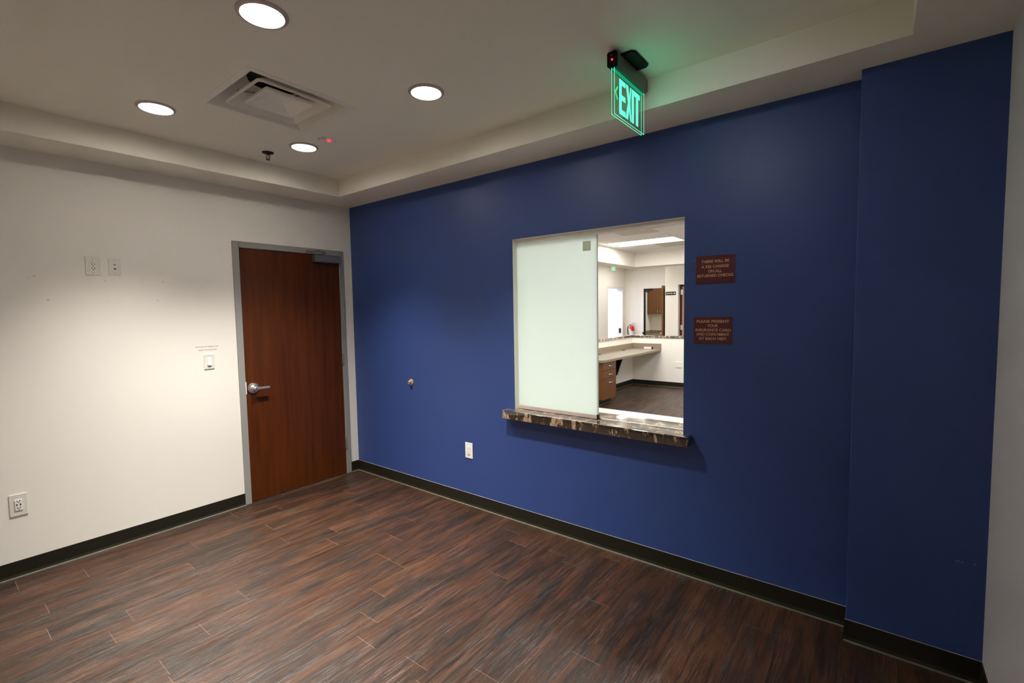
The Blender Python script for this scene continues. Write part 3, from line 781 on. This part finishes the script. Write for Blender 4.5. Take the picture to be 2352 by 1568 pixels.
# corridor exit sign
t = thing('exit_sign', 'small white green-lettered EXIT sign on the corridor wall seen through the window', 'exit sign', (-1.4, 8.68, 2.62))
bm = B(); box(bm, -1.4, -1.36, 8.50, 8.86, 2.575, 2.71); obj('housing', bm, 'plate2', t, bevel=.004)
bm = place(text_bm('EXIT', .20, .095, .002, .02), FRONT_X, (-1.36, 8.69, 2.64)); obj('letters', bm, 'exit2', t)

# fire extinguisher
x, y = -1.185, 9.42
t = thing('fire_extinguisher', 'red and white fire extinguisher above the granite ledge', 'fire extinguisher', (x, y, .84))
bm = B(); lathe(bm, [(.0001, .842), (.05, .843), (.063, .855), (.065, .87), (.065, 1.075), (.058, 1.10), (.038, 1.12), (.020, 1.128), (.018, 1.14)], 'z', 36, (x, y, 0)); obj('cylinder', bm, 'ext_red', t, smooth=True)
bm = B()
n = 24
def arcstrip(bm, a0, a1, zf0, zf1, r=.0665):
    prev = None
    for k in range(n+1):
        f = k/n; a = a0+(a1-a0)*f
        p = (bm.verts.new((x+r*math.cos(a), y+r*math.sin(a), zf0(f))), bm.verts.new((x+r*math.cos(a), y+r*math.sin(a), zf1(f))))
        if prev: bm.faces.new((prev[0], p[0], p[1], prev[1]))
        prev = p
arcstrip(bm, -PI, 0.2, lambda f: .865, lambda f: .985)
obj('instruction_label', bm, 'label', t)
bm = B(); arcstrip(bm, -PI, -PI*.40, lambda f: .99+.0*f, lambda f: 1.075-.075*f*f)
obj('upper_label', bm, 'label', t)
bm = B()
lathe(bm, [(.020, 1.135), (.022, 1.15), (.015, 1.165)], 'z', 16, (x, y, 0))
tube(bm, [(x-.01, y, 1.165), (x+.03, y-.02, 1.185), (x+.09, y-.05, 1.20)], .008, 8); tube(bm, [(x-.01, y, 1.155), (x+.04, y-.02, 1.160), (x+.08, y-.05, 1.158)], .007, 8)
obj('valve_handle', bm, 'chrome', t, smooth=True)
bm = B(); tube(bm, [(x-.015, y-.01, 1.15), (x-.05, y-.03, 1.145), (x-.085, y-.04, 1.11), (x-.098, y-.04, 1.04), (x-.095, y-.04, .97), (x-.083, y-.04, .88)], .011, 10)
obj('hose', bm, 'black', t, smooth=True)
bm = B(); box(bm, x-.02, x+.02, 9.47, 9.5, .95, 1.12); obj('wall_hook', bm, 'dark_metal', t)

# door 2 (far left, cool bright room behind)
def frame_x(d, x0, x1, y0, y1, ztop, m='frame', w=.05):
    bm = B(); box(bm, x0, x1, y0, y0+w, 0, ztop); box(bm, x0, x1, y1-w, y1, 0, ztop); box(bm, x0, x1, y0+w, y1-w, ztop-w, ztop)
    return obj('door_frame', bm, m, d, bevel=.003)
d = sthing('door_2', (-1.4, 8.85, 0)); frame_x(d, -1.56, -1.388, 8.352, 9.342, 2.178, 'plate')
bm = B(); box(bm, -1.50, -1.44, 9.285, 9.293, .93, 1.06); obj('strike_plate', bm, 'dark_metal', d)
bm = B(); box(bm, -3.6, -3.5, 7.4, 12.2, 0, 2.8); box(bm, -3.5, -1.55, 12.1, 12.2, 0, 2.8); box(bm, -3.5, -1.55, 7.4, 7.5, 0, 2.8); box(bm, -1.70, -1.62, 9.62, 12.1, 0, 2.8)
struct(obj('wall_side_room', bm, 'far_white'))
bm = B(); box(bm, -3.6, -1.55, 7.4, 12.2, 2.75, 2.85); struct(obj('ceiling', bm, 'far_white'))
# door 3: leaf standing open against the corridor return
d = sthing('door_3', (-.43, 9.5, 0))
bm = B(); box(bm, -.925, -.875, 9.48, 9.63, 0, 2.165); box(bm, -.875, .03, 9.48, 9.63, 2.115, 2.165); obj('door_frame', bm, 'plate2', d, bevel=.002)
bm = B(); box(bm, -.055, -.012, 8.60, 9.46, .01, 2.135); lf = obj('door_leaf', bm, 'cabwood', d, bevel=.001)
bm = B(); lathe(bm, [(.03, -.055), (.03, -.062), (.012, -.066), (.011, -.10)], 'x', 20, (0, 8.67, .97)); box(bm, -.118, -.10, 8.66, 8.78, .96, .983); sub('door_handle', bm, 'chrome', lf)
bm = B(); box(bm, -.874, -.862, 9.50, 9.60, 0, 2.115); obj('jamb_strip', bm, 'black', d)  # narrow black strip along the left jamb
bm = B(); lathe(bm, [(.028, 0), (.03, .01), (.024, .05)], 'y', 16, (-.865, 9.44, .93)); obj('lock_knob', bm, 'dark_metal', d, smooth=True)
bm = B(); box(bm, -.80, -.60, 9.40, 9.47, 2.05, 2.105); ck = obj('door_closer', bm, 'dark_metal', d, bevel=.004)
bm = B(); tube(bm, [(-.84, 9.44, 2.10), (-.80, 9.42, 2.03), (-.70, 9.40, 2.03)], .014, 8); sub('closer_arm', bm, 'dark_metal', ck)
# break room behind it
for nm, a in (('wall_break_room_left', (-1.62, -1.58, 9.62, 11.83)), ('wall_break_room_back', (-1.62, 1.2, 11.83, 11.95)), ('wall_break_room_right', (1.1, 1.2, 9.62, 11.83)), ('wall_break_room_front', (.15, 1.1, 9.62, 9.70))):
    bm = B(); box(bm, *a, 0, 2.8); struct(obj(nm, bm, 'office_wall'))
bm = B(); box(bm, -1.62, 1.2, 9.62, 11.95, 2.72, 2.8); struct(obj('ceiling', bm, 'office_wall'))
t = thing('wall_cabinet', 'brown two-door wall cabinet seen through the open corridor door', 'cabinet', (-1.2, 11.66, 1.41))
bm = B(); box(bm, -1.56, -.84, 11.5, 11.83, 1.412, 2.20); obj('carcass', bm, 'cabwood', t, bevel=.001)
for x0, x1, hx in ((-1.557, -1.203, -1.245), (-1.197, -.843, -1.158)):
    bm = B(); box(bm, x0, x1, 11.48, 11.5, 1.415, 2.197); dr = obj('cabinet_door', bm, 'cabwood', t, bevel=.002)
    bm = B(); tube(bm, [(hx, 11.48, 1.45), (hx, 11.455, 1.46), (hx, 11.452, 1.50), (hx, 11.455, 1.54), (hx, 11.48, 1.55)], .0065, 8); sub('handle', bm, 'chrome', dr, smooth=True)
t = thing('kitchen_counter', 'grey-brown counter with backsplash beyond the open corridor door', 'counter', (-.7, 11.5, .8))
bm = B(); box(bm, -1.577, .6, 11.2, 11.827, .77, .80); obj('counter_top', bm, 'laminate_edge', t)
bm = B(); box(bm, -1.577, .6, 11.81, 11.827, .80, .90); box(bm, -1.577, -1.56, 11.2, 11.81, .80, .90); obj('backsplash', bm, 'laminate_edge', t)
bm = B(); box(bm, -1.57, .6, 11.24, 11.82, 0, .77); obj('base_cabinet', bm, 'cabwood', t)

# restroom sign and door 4
t = thing('restroom_sign', 'small black RESTROOM sign on the corridor wall', 'sign', (.166, 8.6, 1.94))
bm = B(); box(bm, .045, .287, 8.594, 8.6, 1.898, 1.978); obj('sign_board', bm, 'black', t)
bms = [place(text_bm('RESTROOM', .150, .034, .0008, .012), FRONT_Y, (.136, 8.594, 1.938))]
b2 = B(); lathe(b2, [(.0185, 8.5932), (.0185, 8.594)], 'y', 20, (.252, 0, 1.938)); obj('pictogram', b2, 'label', t)
obj('lettering', join(bms), 'label', t)
d = sthing('door_4', (.80, 8.6, 0))
bm = B(); box(bm, .293, .345, 8.585, 8.735, 0, 2.187); box(bm, 1.275, 1.327, 8.585, 8.735, 0, 2.187); box(bm, .345, 1.275, 8.585, 8.735, 2.137, 2.187); obj('door_frame', bm, 'plate2', d, bevel=.003)
bm = B(); box(bm, .41, 1.272, 8.69, 8.73, .01, 2.10); lf = obj('door_leaf', bm, 'pale_leaf', d)
bm = B(); box(bm, .372, .410, 8.70, 8.725, .01, 2.10); obj('leaf_edge', bm, 'door', d)
for z in (1.96, 1.12):
    bm = B(); box(bm, .375, .435, 8.675, 8.69, z-.06, z+.06); obj('hinge', bm, 'chrome', d, bevel=.002)

# ------------------------------------------------------------------ light
def area(name, loc, sx, sy, e, col, direction=(0, 0, -1), spread=180):
    l = bpy.data.lights.new(name, 'AREA'); l.shape = 'RECTANGLE'; l.size = sx; l.size_y = sy
    l.energy = e; l.color = col; l.spread = math.radians(spread)
    o = bpy.data.objects.new(name, l); COL.objects.link(o); o.location = loc
    o.rotation_euler = Vector(direction).to_track_quat('-Z', 'Y').to_euler()
    return o
warm = (1, .995, .985)
area('office_ceiling_light', (.81, 5.45, HO-.03), 1.15, .55, 33, warm)
area('office_ceiling_light', (.81, 2.8, HO-.02), 1.15, .55, 33, warm)
area('office_ceiling_light', (3.2, 5.45, HO-.02), 1.15, .55, 33, warm)
area('office_ceiling_light', (2.9, 1.9, HO-.02), 1.15, .55, 72, warm)  # unseen, added near the window to brighten the frosted pane and sill
area('corridor_ceiling_light', (-.8, 6.0, 2.70), .5, 1.1, 20, (1, .985, .96))
area('corridor_ceiling_light', (-.6, 8.2, 2.70), .5, .9, 15, (1, .985, .955))
area('corridor_ceiling_light', (2.0, 7.9, 2.70), 1.1, .5, 15, (1, .985, .955))
area('side_room_light', (-2.5, 9.6, 2.72), 1.2, 2.2, 130, (.86, .90, 1))
area('break_room_light', (-.4, 10.7, 2.70), 1.1, .6, 24, (1, .985, .955))

wd = bpy.data.worlds.new('world'); SC.world = wd; wd.use_nodes = True
wd.node_tree.nodes['Background'].inputs[0].default_value = (.5, .5, .5, 1)
wd.node_tree.nodes['Background'].inputs[1].default_value = .02

# ------------------------------------------------------------------ camera
cam = bpy.data.cameras.new('camera'); co = bpy.data.objects.new('camera', cam); COL.objects.link(co)
cam.sensor_width = 36; cam.sensor_fit = 'HORIZONTAL'; cam.lens = 16.6631; cam.clip_start = .02
R = Matrix(((0.790370161560257, -0.02631766973965819, 0.6120640391124833),
            (0.6124048889266814, 0.06099723267038523, -0.7881875345533281),
            (-0.01659095337562999, 0.9977909189133909, 0.06432746225414541)))
mw = R.to_4x4(); mw.translation = (4.147722242824012, -2.770755029162133, 1.5817109556275666)
co.matrix_world = mw
SC.camera = co
SC.view_settings.view_transform = 'Standard'; SC.view_settings.look = 'None'
SC.view_settings.gamma = 1; SC.view_settings.exposure = .1; SC.view_settings.use_curve_mapping = False
